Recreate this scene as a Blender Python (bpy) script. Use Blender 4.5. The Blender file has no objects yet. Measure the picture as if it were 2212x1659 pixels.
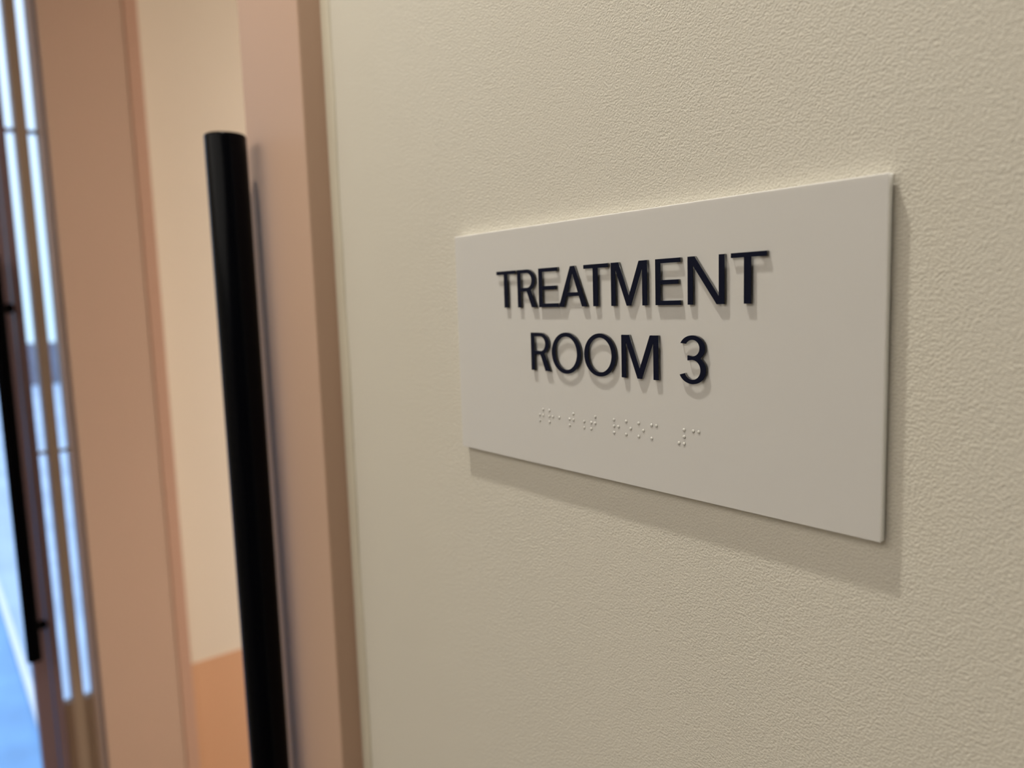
import bpy, bmesh, math, random
from mathutils import Vector
random.seed(4)
C = bpy.context.scene
COL = C.collection

# ------------------------------------------------------------------ camera
cam_d = bpy.data.cameras.new('camera')
cam_d.sensor_width = 36.0
cam_d.lens = 26.53
cam_d.clip_start = 0.01
cam_d.dof.use_dof = True
cam_d.dof.focus_distance = 0.262
cam_d.dof.aperture_fstop = 8.0
cam = bpy.data.objects.new('camera', cam_d)
COL.objects.link(cam)
cam.location = (0.3012707, -0.20932057, 1.51987858)
cam.rotation_euler = (1.45871652, 0.03140659, 0.90027094)
C.camera = cam

# ------------------------------------------------------------------ world, exposure
C.view_settings.view_transform = 'Standard'
C.view_settings.look = 'None'
C.view_settings.gamma = 1.0
C.view_settings.exposure = 0.0
C.view_settings.use_curve_mapping = False
w = bpy.data.worlds.new('overcast_sky')
C.world = w
w.use_nodes = True
nt = w.node_tree
bg = nt.nodes['Background']
tc = nt.nodes.new('ShaderNodeTexCoord')
sp = nt.nodes.new('ShaderNodeSeparateXYZ')
rp = nt.nodes.new('ShaderNodeValToRGB')
nt.links.new(tc.outputs['Generated'], sp.inputs[0])
nt.links.new(sp.outputs['Z'], rp.inputs[0])
nt.links.new(rp.outputs[0], bg.inputs[0])
rp.color_ramp.elements[0].position = 0.0
rp.color_ramp.elements[0].color = (0.44, 0.60, 0.78, 1)
rp.color_ramp.elements[1].position = 0.5
rp.color_ramp.elements[1].color = (0.62, 0.68, 0.88, 1)
bg.inputs[1].default_value = 2.1


def srgb(r, g, b):
    f = lambda c: (c / 255 / 12.92) if c / 255 <= 0.04045 else ((c / 255 + 0.055) / 1.055) ** 2.4
    return (f(r), f(g), f(b), 1)


def area(name, loc, rot, sx, sy, power, col):
    d = bpy.data.lights.new(name, 'AREA')
    d.shape = 'RECTANGLE'
    d.size, d.size_y = sx, sy
    d.energy = power
    d.color = col
    o = bpy.data.objects.new(name, d)
    COL.objects.link(o)
    o.location = loc
    o.rotation_euler = rot
    return o


CEIL = 2.4
KEY = (-0.07, -0.208, 2.39)
sd = bpy.data.lights.new('downlight_beam', 'SPOT')
sd.energy = 34.0
sd.spot_size = math.radians(95)
sd.spot_blend = 1.0
sd.shadow_soft_size = 0.017
sd.color = (1.0, 0.95, 0.84)
so = bpy.data.objects.new('downlight_beam', sd)
COL.objects.link(so)
so.location = (KEY[0], KEY[1], CEIL - 0.012)
area('corridor_fill_light', (-0.1, -1.75, CEIL - 0.03), (0, 0, 0), 2.0, 1.7, 6.6, (1.0, 0.97, 1.0))  # broad unseen panel added as soft ambient fill for the sign wall
area('room_panel_light', (-0.45, 1.15, CEIL - 0.03), (0, 0, 0), 0.6, 0.6, 10, (1.0, 0.90, 0.78))
pd = bpy.data.lights.new('added_globe_light', 'POINT')  # added light, out of view, lifts the cream wall
pd.energy = 38.0
pd.shadow_soft_size = 0.09
pd.color = (1.0, 0.90, 0.80)
po = bpy.data.objects.new('added_globe_light', pd)
COL.objects.link(po)
po.location = (-0.42, 1.15, 1.05)


# ------------------------------------------------------------------ materials
def mat(name, col, rough=0.6, bump=None, spec=0.5, metal=0.0, var=0.0, varscale=3.0, sss=None, coat=0.0):
    m = bpy.data.materials.new(name)
    m.use_nodes = True
    n = m.node_tree
    b = n.nodes['Principled BSDF']
    b.inputs['Base Color'].default_value = col
    b.inputs['Roughness'].default_value = rough
    b.inputs['Specular IOR Level'].default_value = spec
    b.inputs['Metallic'].default_value = metal
    b.inputs['Coat Weight'].default_value = coat
    t = n.nodes.new('ShaderNodeTexCoord')
    if var:
        nz = n.nodes.new('ShaderNodeTexNoise')
        nz.inputs['Scale'].default_value = varscale
        nz.inputs['Detail'].default_value = 3
        n.links.new(t.outputs['Object'], nz.inputs['Vector'])
        mx = n.nodes.new('ShaderNodeMix')
        mx.data_type = 'RGBA'
        mx.inputs[6].default_value = tuple(c * (1 - var) for c in col[:3]) + (1,)
        mx.inputs[7].default_value = tuple(min(1, c * (1 + var)) for c in col[:3]) + (1,)
        n.links.new(nz.outputs['Fac'], mx.inputs[0])
        n.links.new(mx.outputs[2], b.inputs['Base Color'])
    if sss:
        b.inputs['Subsurface Weight'].default_value = sss[0]
        b.inputs['Subsurface Radius'].default_value = (1.0, 1.0, 1.0)
        b.inputs['Subsurface Scale'].default_value = sss[1]
    if bump:
        # bump = list of (scale, distance, (sx, sy, sz)); summed heights
        prev = None
        for sc, dist, st in bump:
            mp = n.nodes.new('ShaderNodeMapping')
            mp.inputs['Scale'].default_value = st
            n.links.new(t.outputs['Object'], mp.inputs['Vector'])
            nz = n.nodes.new('ShaderNodeTexNoise')
            nz.inputs['Scale'].default_value = sc
            nz.inputs['Detail'].default_value = 2.0
            nz.inputs['Roughness'].default_value = 0.5
            n.links.new(mp.outputs[0], nz.inputs['Vector'])
            bp = n.nodes.new('ShaderNodeBump')
            bp.inputs['Strength'].default_value = 1.0
            bp.inputs['Distance'].default_value = dist
            n.links.new(nz.outputs['Fac'], bp.inputs['Height'])
            if prev:
                n.links.new(prev.outputs[0], bp.inputs['Normal'])
            prev = bp
        n.links.new(prev.outputs[0], b.inputs['Normal'])
    return m


M = {}
M['wall'] = mat('textured_beige_wall_paint', srgb(206, 201, 189), 0.6,
                bump=[(1250, 0.00034, (1, 1, 1)), (450, 0.00014, (1, 1, 1))], var=0.03, varscale=5, spec=0.35)
M['caulk'] = mat('beige_caulk', srgb(198, 190, 172), 0.5, bump=[(200, 0.0003, (1, 1, 0.2))])
M['peach'] = mat('peach_satin_paint', srgb(193, 161, 140), 0.55, bump=[(500, 0.00008, (1, 1, 0.15))], var=0.03)
M['peach_seal'] = mat('terracotta_stop_paint', srgb(192, 152, 130), 0.5, bump=[(300, 0.0001, (1, 1, 0.2))])
M['cream'] = mat('smooth_cream_paint', srgb(222, 209, 192), 0.6, bump=[(300, 0.0001, (1, 1, 1))])
M['orange'] = mat('orange_dado_paint', srgb(208, 161, 126), 0.55, bump=[(300, 0.0001, (1, 1, 1))])
M['black'] = mat('black_powder_coat', (0.001, 0.0012, 0.0022, 1), 0.2, bump=[(900, 0.00001, (1, 1, 1))], spec=0.06)
M['brown'] = mat('dark_brown_metal_frame', srgb(150, 124, 130), 0.45, bump=[(400, 0.00005, (1, 1, 0.1))])
M['mull'] = mat('tan_window_bead', srgb(200, 172, 148), 0.5, bump=[(400, 0.00005, (1, 1, 0.1))])
M['navy'] = mat('navy_letter_face', (0.0045, 0.006, 0.018, 1), 0.38, bump=[(1500, 0.00003, (1, 1, 1))], spec=0.08)
M['panel'] = mat('milky_frosted_acrylic', srgb(207, 205, 202), 0.42, spec=0.45, sss=(1.0, 0.0012), bump=[(60, 0.00002, (1, 1, 1))])
M['rim'] = mat('clear_letter_edge', srgb(225, 222, 214), 0.15, spec=0.6, sss=(0.5, 0.0006), bump=[(900, 0.00002, (1, 1, 1))])
M['floor'] = mat('grey_vinyl_floor', srgb(128, 118, 106), 0.4, bump=[(60, 0.0005, (1, 8, 1))], var=0.1, varscale=6)
M['ceiling'] = mat('white_ceiling_paint', srgb(226, 222, 210), 0.8, bump=[(300, 0.0002, (1, 1, 1))])
M['steel'] = mat('brushed_lamp_trim', srgb(200, 200, 198), 0.3, metal=0.8, bump=[(300, 0.0001, (1, 1, 1))])
M['snow'] = mat('pale_concrete_paving', srgb(178, 202, 228), 0.7, bump=[(8, 0.01, (1, 1, 1))], var=0.35, varscale=1.6)
M['road'] = mat('blue_grey_wet_paving', srgb(120, 172, 218), 0.5, bump=[(30, 0.003, (1, 1, 1))], var=0.3, varscale=5)
M['kerb'] = mat('white_kerb', srgb(235, 240, 245), 0.7, bump=[(30, 0.002, (1, 1, 1))])
M['hedge'] = mat('dark_wall_render', srgb(128, 128, 140), 0.8, bump=[(20, 0.01, (1, 1, 1))], var=0.2)


def emis(name, col, s):
    m = bpy.data.materials.new(name)
    m.use_nodes = True
    b = m.node_tree.nodes['Principled BSDF']
    b.inputs['Emission Color'].default_value = col
    b.inputs['Emission Strength'].default_value = s
    return m


M['lamp'] = emis('lamp_diffuser', (1, 0.93, 0.8, 1), 2.0)

gs = bpy.data.materials.new('opal_lamp_glass')
gs.use_nodes = True
_n = gs.node_tree
_b = _n.nodes['Principled BSDF']
_t = _n.nodes.new('ShaderNodeBsdfTransparent')
_m = _n.nodes.new('ShaderNodeMixShader')
_m.inputs[0].default_value = 0.25
_n.links.new(_t.outputs[0], _m.inputs[1])
_n.links.new(_b.outputs[0], _m.inputs[2])
_n.links.new(_m.outputs[0], _n.nodes['Material Output'].inputs[0])
M['shade'] = gs
g = bpy.data.materials.new('clear_window_glass')
g.use_nodes = True
n = g.node_tree
for x in list(n.nodes):
    n.nodes.remove(x)
out = n.nodes.new('ShaderNodeOutputMaterial')
tr = n.nodes.new('ShaderNodeBsdfTransparent')
tr.inputs[0].default_value = (0.93, 0.97, 0.98, 1)
gl = n.nodes.new('ShaderNodeBsdfGlossy')
gl.inputs['Roughness'].default_value = 0.02
fr = n.nodes.new('ShaderNodeFresnel')
fr.inputs[0].default_value = 1.45
ms = n.nodes.new('ShaderNodeMixShader')
n.links.new(fr.outputs[0], ms.inputs[0])
n.links.new(tr.outputs[0], ms.inputs[1])
n.links.new(gl.outputs[0], ms.inputs[2])
n.links.new(ms.outputs[0], out.inputs[0])
M['glass'] = g
ca = g.copy()
ca.name = 'clear_acrylic'
for x in ca.node_tree.nodes:
    if x.type == 'BSDF_TRANSPARENT': x.inputs[0].default_value = (0.97, 0.97, 0.96, 1)
    if x.type == 'BSDF_GLOSSY': x.inputs['Roughness'].default_value = 0.12
M['rim'] = ca
M['dot'] = mat('glossy_braille_acrylic', srgb(210, 208, 202), 0.12, spec=0.6, sss=(1.0, 0.0006), bump=[(60, 0.00002, (1, 1, 1))])
M['edge'] = mat('light_piped_acrylic_edge', srgb(246, 246, 242), 0.3, spec=0.5, sss=(1.0, 0.004), bump=[(60, 0.00002, (1, 1, 1))])  # paler base colour stands in for light piped out to the edges


# ------------------------------------------------------------------ helpers
def link(name, bm, m, parent=None, smooth=False):
    me = bpy.data.meshes.new(name)
    bmesh.ops.recalc_face_normals(bm, faces=bm.faces)
    bm.to_mesh(me)
    bm.free()
    if smooth:
        for p in me.polygons:
            p.use_smooth = True
    me.materials.append(m)
    o = bpy.data.objects.new(name, me)
    COL.objects.link(o)
    if parent:
        o.parent = parent
        o.matrix_parent_inverse = parent.matrix_world.inverted()
    return o


def bx(bm, x0, x1, y0, y1, z0, z1, bev=0.0, seg=2):
    r = bmesh.ops.create_cube(bm, size=1)
    vs = r['verts']
    for v in vs:
        v.co = Vector(((x0 + x1) / 2 + v.co.x * (x1 - x0), (y0 + y1) / 2 + v.co.y * (y1 - y0), (z0 + z1) / 2 + v.co.z * (z1 - z0)))
    if bev:
        es = list({e for v in vs for e in v.link_edges})
        bmesh.ops.bevel(bm, geom=es, offset=bev, segments=seg, affect='EDGES', profile=0.5)
    return bm


def box(name, m, x0, x1, y0, y1, z0, z1, parent=None, bev=0.0, seg=2):
    return link(name, bx(bmesh.new(), x0, x1, y0, y1, z0, z1, bev, seg), m, parent)


def lathe(bm, prof, p0, axis='Z', seg=48):
    """prof: (radius, height) list revolved round an axis starting at p0"""
    rings = []
    for r, h in prof:
        ring = []
        for k in range(seg):
            a = 2 * math.pi * k / seg
            u, v = r * math.cos(a), r * math.sin(a)
            co = {'Z': (u, v, h), 'Y': (u, h, v), 'X': (h, u, v)}[axis]
            ring.append(bm.verts.new(Vector(p0) + Vector(co)))
        rings.append(ring)
    for a, b in zip(rings, rings[1:]):
        for k in range(seg):
            bm.faces.new((a[k], a[(k + 1) % seg], b[(k + 1) % seg], b[k]))
    bm.faces.new(rings[0])
    bm.faces.new(rings[-1])
    return bm


def tube(bm, a, b, r, seg=24):
    a, b = Vector(a), Vector(b)
    d = (b - a).normalized()
    u = d.orthogonal().normalized()
    v = d.cross(u)
    rings = []
    for p in (a, b):
        rings.append([bm.verts.new(p + u * r * math.cos(2 * math.pi * k / seg) + v * r * math.sin(2 * math.pi * k / seg)) for k in range(seg)])
    for k in range(seg):
        bm.faces.new((rings[0][k], rings[0][(k + 1) % seg], rings[1][(k + 1) % seg], rings[1][k]))
    bm.faces.new(rings[0])
    bm.faces.new(rings[1])
    return bm


def empty(name, loc=(0, 0, 0)):
    o = bpy.data.objects.new(name, None)
    COL.objects.link(o)
    o.location = loc
    o.empty_display_size = 0.02
    bpy.context.view_layer.update()
    return o


def tag(o, label=None, cat=None, group=None, kind=None):
    if label: o['label'] = label
    if cat: o['category'] = cat
    if group: o['group'] = group
    if kind: o['kind'] = kind
    return o


def struct(o):
    o['kind'] = 'structure'
    return o


# ------------------------------------------------------------------ building shell
XW0 = -0.1345       # left end of the sign wall (door casing)
XJ = -1.089         # far jamb face
WT = 0.110          # wall thickness
XE = -1.25          # glazed end of the corridor
XR = 3.6
YC = -2.9           # opposite corridor wall
YR = 2.3            # far wall of room
struct(box('wall_front', M['wall'], XW0, XR, 0, WT, 0, CEIL))
struct(box('wall_left', M['wall'], XE - 0.05, XJ - 0.03, 0, WT, 0, CEIL))
struct(box('wall_over_door', M['wall'], XJ - 0.03, XW0, 0, WT, 2.2, CEIL)).name = 'wall_top'
struct(box('wall_back', M['wall'], XE - 0.05, XR, YC - 0.1, YC, 0, CEIL))
struct(box('wall_right', M['wall'], XR, XR + 0.1, YC - 0.1, YR + 0.1, 0, CEIL))
struct(box('floor', M['floor'], XE - 0.05, XR + 0.1, YC - 0.1, YR + 0.1, -0.1, 0))
struct(box('ceiling', M['ceiling'], XE - 0.05, XR + 0.1, YC - 0.1, YR + 0.1, CEIL, CEIL + 0.1))
# treatment room
XS = -1.2
DADO = 0.832
wr = struct(box('wall_room_side', M['cream'], XS - 0.1, XS, WT, YR, DADO, CEIL))
struct(box('trim_1', M['orange'], XS - 0.1, XS + 0.0015, WT, YR, 0, DADO))
struct(box('wall_room_far', M['cream'], XS, XR, YR, YR + 0.1, 0, CEIL))

# ------------------------------------------------------------------ door 1: peach doorway beside the sign
YF = -0.017
d1 = struct(empty('door_1', (XW0, 0, 0)))
bm = bmesh.new()
bx(bm, -0.2312, XW0, YF, WT + 0.016, 0, 2.2, 0.0012)
link('near_jamb', bm, M['peach'], d1)
bm = bmesh.new()
bx(bm, XJ - 0.03, XJ, YF, WT + 0.016, 0, 2.2, 0.0012)
bx(bm, XJ - 0.088, XJ - 0.006, YF, -0.0005, 0, 2.24, 0.0012)
link('far_jamb', bm, M['peach'], d1)
bm = bmesh.new()
bx(bm, XJ - 0.001, XJ + 0.002, WT - 0.004, WT + 0.018, 0, 2.19, 0.001)
link('door_stop', bm, M['peach_seal'], d1)
bm = bmesh.new()
bx(bm, XJ, -0.2312, YF, WT + 0.016, 2.17, 2.2, 0.001)
bx(bm, XJ - 0.088, XW0, YF, -0.0005, 2.2, 2.26, 0.001)
link('head_jamb', bm, M['peach'], d1)

# caulk bead in the corner between casing and wall, with one ragged spot
bm = bmesh.new()
N = 160
rows = []
for i in range(N + 1):
    z = 0.02 + 2.4 * i / N
    wv = 0.0085 + 0.0006 * math.sin(z * 31) + 0.0004 * math.sin(z * 77 + 1)
    rr = []
    for k in range(6):
        a = math.pi / 2 * k / 5
        rr.append(bm.verts.new((XW0 + wv * math.sin(a), -0.0022 * math.cos(a), z)))
    rr.append(bm.verts.new((XW0 + wv, 0.001, z)))
    rr.append(bm.verts.new((XW0 - 0.001, 0.001, z)))
    rows.append(rr)
for a, b in zip(rows, rows[1:]):
    for k in range(8):
        bm.faces.new((a[k], a[(k + 1) % 8], b[(k + 1) % 8], b[k]))
bm.faces.new(rows[0])
bm.faces.new(rows[-1])
struct(link('trim_2', bm, M['caulk'], None, smooth=False))


# ------------------------------------------------------------------ black pull handles
def bar_profile(r, L):
    return [(r - 0.0012, 0), (r - 0.0004, 0.0004), (r, 0.0014), (r, L - 0.0014), (r - 0.0004, L - 0.0004), (r - 0.0012, L), (r * 0.72, L), (r * 0.70, L - 0.0004)]


def pull(parent_name, cx, cy, ztop, L, r, stand, struct_parent=None):
    """stand: list of (z, end point) for each standoff"""
    if struct_parent is None:
        root = empty(parent_name, (cx, cy, ztop - L))
        bm = lathe(bmesh.new(), bar_profile(r, L), (cx, cy, ztop - L))
        b = link('bar', bm, M['black'], root)
        par = root
    else:
        bm = lathe(bmesh.new(), bar_profile(r, L), (cx, cy, ztop - L))
        root = link(parent_name, bm, M['black'], struct_parent)
        par = root
    for z, (ex, ey) in stand:
        bm = bmesh.new()
        a = Vector((cx, cy, z))
        e = Vector((ex, ey, z))
        d = (e - a).normalized()
        tube(bm, a + d * (r - 0.002), e, r * 0.5)
        tube(bm, e - d * 0.003, e, r * 0.75)
        link('standoff', bm, M['black'], par)
    return root


for_near = pull('pull_handle', -0.2152, -0.0365, 1.633, 1.20, 0.0133,
                [(1.05, (-0.2152, YF)), (0.53, (-0.2152, YF))])
tag(for_near, 'black round vertical bar pull handle standing off the peach door frame beside the sign', 'door handle')
for ch in for_near.children:
    if ch.name.startswith('bar'):
        for p in ch.data.polygons:
            p.use_smooth = abs(p.normal.z) < 0.5

# ------------------------------------------------------------------ door 2 and window 1: the glazed end of the corridor
FX0, FX1 = XE - 0.045, XE
w1 = struct(empty('window_1', (XE, 0, 0)))
for nm, y0, y1, mm in (('frame', -0.0074, 0.0, 'mull'), ('mullion', -0.041, -0.024, 'mull'), ('frame', -0.0695, -0.0564, 'brown')):
    if nm == 'frame' and y1 == 0.0:
        y1 = -0.0003
    link(nm, bx(bmesh.new(), FX0, FX1, y0, y1, 0, CEIL, 0.0012), M[mm], w1)
for y0, y1 in ((-0.024, -0.0074), (-0.0564, -0.041)):
    box('glass_pane', M['glass'], XE - 0.03, XE - 0.026, y0, y1, 0.80, CEIL - 0.1, w1)
    for z in (1.835, 1.272):
        link('glazing_bar', bx(bmesh.new(), XE - 0.036, XE - 0.02, y0, y1, z - 0.003, z + 0.003, 0.001), M['steel'], w1)
    link('bottom_panel', bx(bmesh.new(), XE - 0.036, XE - 0.012, y0, y1, 0.0, 0.80, 0.001), M['mull'], w1)
# door leaf
d2 = struct(empty('door_2', (XE, -0.25, 0)))
y_r, y_l = -0.0730, -0.42
bm = bx(bmesh.new(), FX0, FX1 - 0.002, -0.0975, y_r, 0.01, 2.3, 0.0015)
link('stile', bm, M['brown'], d2)
link('stile', bx(bmesh.new(), FX0, FX1 - 0.002, y_l, y_l + 0.05, 0.01, 2.3, 0.0015), M['brown'], d2)
link('rail', bx(bmesh.new(), FX0, FX1 - 0.002, y_l + 0.05, -0.0975, 2.2, 2.3, 0.0015), M['brown'], d2)
link('rail', bx(bmesh.new(), FX0, FX1 - 0.002, y_l + 0.05, -0.0975, 0.01, 0.14, 0.0015), M['brown'], d2)
box('glass_pane', M['glass'], XE - 0.028, XE - 0.022, y_l + 0.05, -0.0975, 0.14, 2.2, d2)
hb = pull('door_handle', XE + 0.028, -0.0965, 1.62, 0.705, 0.0115,
          [(1.531, (XE + 0.004, -0.0765)), (0.968, (XE + 0.004, -0.0765))], struct_parent=d2)
hb['label'] = 'black bar handle at the frame edge'
# rest of the end wall, unseen; kept solid to cut blue sky light
struct(box('trim_3', M['brown'], FX0, FX1, -0.47, y_l - 0.002, 0, CEIL, None, 0.0015))
struct(box('trim_4', M['brown'], FX0, FX1, y_l - 0.002, y_r + 0.001, 2.303, CEIL, None, 0.0015))
struct(box('wall_end', M['wall'], FX0, FX1, YC, -0.47, 0, CEIL))

# ------------------------------------------------------------------ outdoors beyond the glass
struct(box('ground', M['snow'], -30, XE - 0.05, -14, 14, -0.2, -0.05))
k = box('kerb', M['kerb'], -9.0, -2.6, 0.018, 0.045, -0.06, -0.02, None, 0.004)
tag(k, 'pale kerb line running away outside the glazed door', 'kerb')
struct(box('pavement', M['road'], -9.0, XE - 0.05, -6.0, 0.017, -0.06, -0.04))
gw = box('garden_wall', M['hedge'], -19.7, -19.5, -12, 12, -0.05, 0.88, None, 0.02)
tag(gw, 'low dark wall across the yard beyond the narrow panes', 'wall')


# globe lamp added out of view to brighten the cream room wall
LX, LY = -0.42, 1.15
fl = empty('added_floor_lamp', (LX, LY, 0))
link('base', lathe(bmesh.new(), [(0.13, 0), (0.13, 0.012), (0.03, 0.025)], (LX, LY, 0)), M['black'], fl)
link('pole', lathe(bmesh.new(), [(0.011, 0), (0.011, 0.92)], (LX, LY, 0.02)), M['black'], fl)
link('shade', lathe(bmesh.new(), [(0.03, -0.085), (0.07, -0.055), (0.088, 0.0), (0.07, 0.055), (0.03, 0.085)], (LX, LY, 1.05)), M['shade'], fl, smooth=True)
tag(fl, 'added black pole lamp with a white globe, unseen, brightening the treatment room wall', 'lamp')

# ------------------------------------------------------------------ ceiling lamps (the light sources)
def lamp_round(x, y):
    e = empty('downlight', (x, y, CEIL))
    bm = bmesh.new()
    seg = 40
    prof = [(0.055, 0.0), (0.055, -0.006), (0.045, -0.008), (0.040, -0.004), (0.040, 0.0)]
    rings = [[bm.verts.new((x + r * math.cos(2 * math.pi * q / seg), y + r * math.sin(2 * math.pi * q / seg), CEIL + h)) for q in range(seg)] for r, h in prof]
    for a, b in zip(rings, rings[1:]):
        for q in range(seg):
            bm.faces.new((a[q], a[(q + 1) % seg], b[(q + 1) % seg], b[q]))
    link('trim_ring', bm, M['steel'], e)
    bm = bmesh.new()
    bmesh.ops.create_circle(bm, cap_ends=True, radius=0.04, segments=32)
    for v in bm.verts:
        v.co += Vector((x, y, CEIL - 0.002))
    link('diffuser', bm, M['lamp'], e)
    tag(e, 'round recessed ceiling downlight close to the sign wall', 'ceiling light')


lamp_round(KEY[0], KEY[1])
for nm, cx, cy, sx, sy, lab in (('unseen_ceiling_panel', -0.1, -1.75, 2.0, 1.7, 'added rectangular ceiling panel, unseen, giving soft fill in the corridor'),  # corridor panel is added, sized for soft shadows
                                ('unseen_ceiling_panel', -0.45, 1.15, 0.6, 0.6, 'square ceiling panel light in the treatment room')):
    e = empty(nm, (cx, cy, CEIL))
    link('frame', bx(bmesh.new(), cx - sx / 2 - 0.02, cx + sx / 2 + 0.02, cy - sy / 2 - 0.02, cy + sy / 2 + 0.02, CEIL - 0.014, CEIL - 0.0005, 0.001), M['steel'], e)
    link('diffuser', bx(bmesh.new(), cx - sx / 2, cx + sx / 2, cy - sy / 2, cy + sy / 2, CEIL - 0.018, CEIL - 0.0142), M['lamp'], e)
    tag(e, lab, 'ceiling light')

# ------------------------------------------------------------------ the sign
U = 0.2032
TH = 0.0027
ZT = 1.55
HS = 0.1010
GAP = 0.0007
sign = empty('room_sign', (U / 2, 0, ZT - HS))
tag(sign, 'frosted white acrylic wall sign reading TREATMENT ROOM 3 in raised navy letters', 'sign')
bm = bx(bmesh.new(), -0.0008, U + 0.0004, -TH - GAP, -GAP, ZT - HS, ZT, 0.00015, 2)
pn = link('panel', bm, M['panel'], sign)
pn.data.materials.append(M['edge'])
for p in pn.data.polygons:
    if abs(p.normal.y) < 0.9:
        p.material_index = 1
bm = bmesh.new()
for px in (0.02, U - 0.045):
    bx(bm, px, px + 0.025, -GAP, 0.0, ZT - HS + 0.02, ZT - 0.02, 0.0001, 1)
link('foam_tape', bm, M['panel'], sign)


def arc(cx, cz, rx, rz, a0, a1, n=28):
    return [(cx + rx * math.cos(math.radians(a0 + (a1 - a0) * i / n)), cz + rz * math.sin(math.radians(a0 + (a1 - a0) * i / n))) for i in range(n + 1)]


SW, HW = 0.0113, 0.0073      # stem and bar weights


def G_T(x0, x1, s0, s1, t, b):
    return [[(x0, t), (x1, t), (x1, t - HW), (s1, t - HW), (s1, b), (s0, b), (s0, t - HW), (x0, t - HW)]]


def G_E(x0, xa, xm, xb, t, b):
    m = t - (t - b) * 0.505
    s = x0 + SW
    return [[(x0, t), (xa, t), (xa, t - HW), (s, t - HW), (s, m + HW / 2), (xm, m + HW / 2), (xm, m - HW / 2), (s, m - HW / 2), (s, b + HW), (xb, b + HW), (xb, b), (x0, b)]]


def G_A(x0, x1, t, b):
    c = (x0 + x1) / 2
    w = 0.0060
    f = 0.0145
    cb = b + (t - b) * 0.26
    def xin(z):     # inner edge of the right leg
        return c + (x1 - f - c) * (t - 0.0135 - z) / (t - 0.0135 - b)
    o = [(x0, b), (c - w, t), (c + w, t), (x1, b), (x1 - f, b), (xin(cb), cb), (2 * c - xin(cb), cb), (x0 + f, b)]
    z2 = cb + HW
    return [o, [(2 * c - xin(z2), z2), (xin(z2), z2), (c, t - 0.0135)]]


def G_M(x0, x1, t, b):
    c = (x0 + x1) / 2
    return [[(x0, b), (x0, t), (x0 + 0.0190, t), (c, b + 0.0175), (x1 - 0.0190, t), (x1, t), (x1, b), (x1 - SW, b), (x1 - SW, t - 0.0128),
             (c + 0.0052, b), (c - 0.0052, b), (x0 + SW, t - 0.0128), (x0 + SW, b)]]


def G_N(x0, x1, t, b):
    s = SW - 0.0005
    return [[(x0, b), (x0, t), (x0 + 0.0140, t), (x1 - s, b + 0.0125), (x1 - s, t), (x1, t), (x1, b), (x1 - 0.0150, b), (x0 + s, t - 0.0150), (x0 + s, b)]]


def G_R(x0, x1, t, b):
    w = x1 - x0
    xa = x0 + 0.50 * w
    xr = x1 - 0.0032
    zm = t - (t - b) * 0.575
    cz = (t + zm) / 2
    ry = (t - zm) / 2
    o = [(x0, t)] + arc(xa, cz, xr - xa, ry, 90, -62)
    o += [(x1, b), (x1 - 0.0152, b), (xa - 0.0005, zm), (x0 + SW, zm), (x0 + SW, b), (x0, b)]
    h = [(x0 + SW, t - HW)] + arc(xa, cz, xr - xa - SW, ry - HW, 90, -90) + [(x0 + SW, zm + HW)]
    return [o, h]


def G_O(cx, rx, t, b):
    cz, rz = (t + b) / 2, (t - b) / 2
    return [arc(cx, cz, rx, rz, 0, 360, 72)[:-1], arc(cx, cz, rx - SW, rz - HW - 0.0005, 0, 360, 72)[:-1]]


def G_3():
    cu, zu, ru, hu = 0.6878, -0.2383, 0.0262, 0.0210
    cl, zl, rl, hl = 0.6876, -0.27465, 0.0282, 0.02385
    o = arc(cu, zu, ru, hu, 158, -47) + arc(cl, zl, rl, hl, 52, -158)
    o += arc(cl, zl, rl - SW, hl - HW, -158, 90) + [(0.6780, -0.2593), (0.6780, -0.2507)]
    o += arc(cu, zu, ru - SW, hu - HW, -90, 150)
    return [o]


t1, b1, t2, b2 = -0.0883, -0.1666, -0.2190, -0.2968
glyphs = [
    G_T(0.1597, 0.2248, 0.1852, 0.1982, t1, b1),
    G_R(0.2316, 0.2925, t1, b1),
    G_E(0.3005, 0.3580, 0.3528, 0.3590, t1, b1),
    G_A(0.3612, 0.4412, t1, b1),
    G_T(0.4325, 0.4972, 0.4575, 0.4705, t1, b1),
    G_M(0.5045, 0.5912, t1, b1),
    G_E(0.6100, 0.6642, 0.6600, 0.6648, t1, b1),
    G_N(0.6792, 0.7515, t1, b1),
    G_T(0.7633, 0.8267, 0.7870, 0.7998, t1, b1),
    G_R(0.2709, 0.3305, t2, b2),
    G_O(0.3785, 0.0426, -0.2173, -0.2990),
    G_O(0.4722, 0.0420, -0.2175, -0.2988),
    G_M(0.5280, 0.6150, t2, b2),
    G_3(),
]
LH = 0.0012


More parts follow.
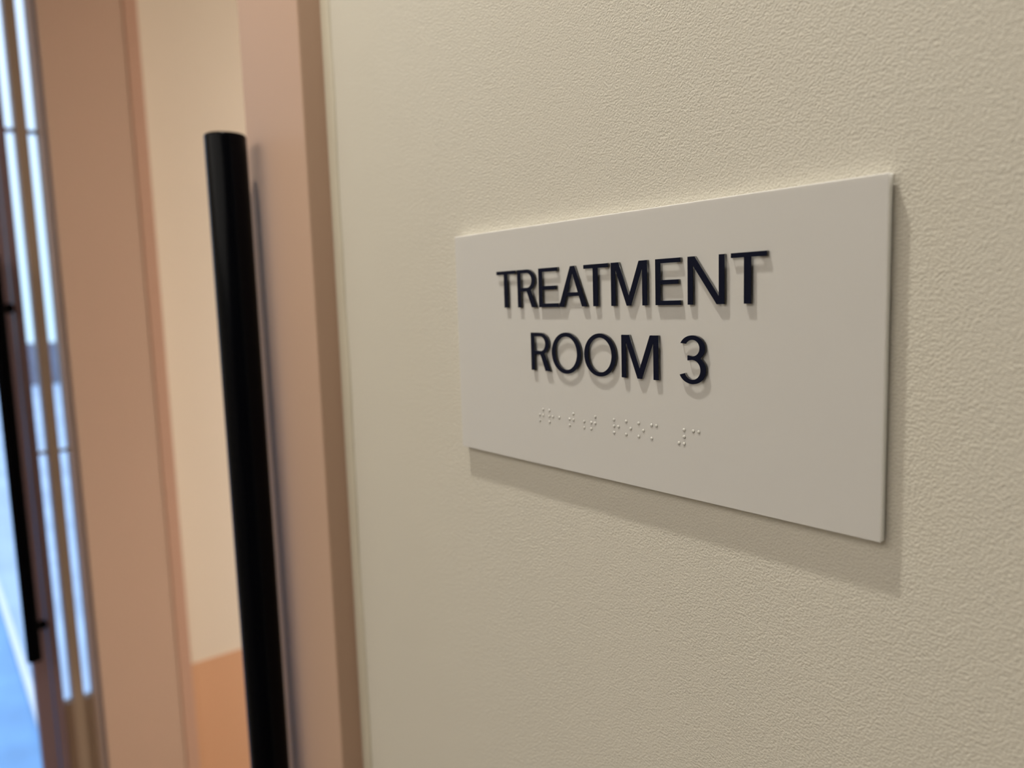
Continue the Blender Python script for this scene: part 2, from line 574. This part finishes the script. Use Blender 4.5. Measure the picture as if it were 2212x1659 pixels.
def extruded(name, loops, thick, y_front, offset, bev):
    cu = bpy.data.curves.new('glyph_outline', 'CURVE')
    cu.dimensions = '2D'
    cu.fill_mode = 'BOTH'
    for lp in loops:
        s = cu.splines.new('POLY')
        s.points.add(len(lp) - 1)
        for p, (x, z) in zip(s.points, lp):
            p.co = (x * U, z * U, 0, 1)
        s.use_cyclic_u = True
    cu.extrude = max(thick / 2 - bev, 1e-5)
    cu.offset = offset
    cu.bevel_depth = bev
    cu.bevel_resolution = 1
    tmp = bpy.data.objects.new('glyph_outline', cu)
    COL.objects.link(tmp)
    dg = bpy.context.evaluated_depsgraph_get()
    me = bpy.data.meshes.new_from_object(tmp.evaluated_get(dg))
    bpy.data.objects.remove(tmp)
    bpy.data.curves.remove(cu)
    me.name = name
    yc = y_front + thick / 2
    for v in me.vertices:
        x, y, z = v.co
        v.co = (x, yc - z, ZT + y)
    return me


for i, gpl in enumerate(glyphs):
    nm = 'raised_numeral' if i == 13 else 'raised_letter'
    me = extruded(nm, gpl, 0.00022, -TH - GAP - LH, -0.00004, 0.00004)
    me.materials.clear()
    me.materials.append(M['navy'])
    o = bpy.data.objects.new(nm, me)
    COL.objects.link(o)
    o.parent = sign
    o.matrix_parent_inverse = sign.matrix_world.inverted()
    me2 = extruded('letter_edge', gpl, LH - 0.00020, -TH - GAP - LH + 0.0002, -0.00002, 0.00003)
    me2.materials.clear()
    me2.materials.append(M['rim'])
    r = bpy.data.objects.new('letter_edge', me2)
    COL.objects.link(r)
    r.parent = o
    r['label'] = 'clear acrylic side'

# braille: (cell index, dots)
cells = [(0, '2345'), (1, '1235'), (2, '2'), (3, '2345'), (4, '56'), (5, '2345'), (7, '1235'), (8, '135'), (9, '135'), (10, '134'), (12, '3456'), (13, '14')]
bm = bmesh.new()
seg, R0, H0 = 16, 0.00066, 0.00030
rings = []
for q in range(5):
    a = math.pi / 2 * q / 5
    rings.append([bm.verts.new((R0 * math.cos(a) * math.cos(2 * math.pi * s / seg), -H0 * math.sin(a), R0 * math.cos(a) * math.sin(2 * math.pi * s / seg))) for s in range(seg)])
top = bm.verts.new((0, -H0, 0))
for a, b in zip(rings, rings[1:]):
    for s in range(seg):
        bm.faces.new((a[s], a[(s + 1) % seg], b[(s + 1) % seg], b[s]))
for s in range(seg):
    bm.faces.new((rings[-1][s], rings[-1][(s + 1) % seg], top))
bm.faces.new(rings[0])
dot0 = link('braille_dot', bm, M['dot'], None, smooth=True)
first = True
for c, ds in cells:
    for ch in ds:
        k = int(ch) - 1
        x = 0.2866 + c * 0.03065 + (0.0112 if k > 2 else 0)
        z = -0.3790 - 0.0121 * (k % 3)
        o = dot0 if first else dot0.copy()
        if not first:
            COL.objects.link(o)
        first = False
        o.parent = sign
        o.matrix_parent_inverse = sign.matrix_world.inverted()
        o.location = (x * U, -TH - GAP + 0.00002, ZT + z * U)
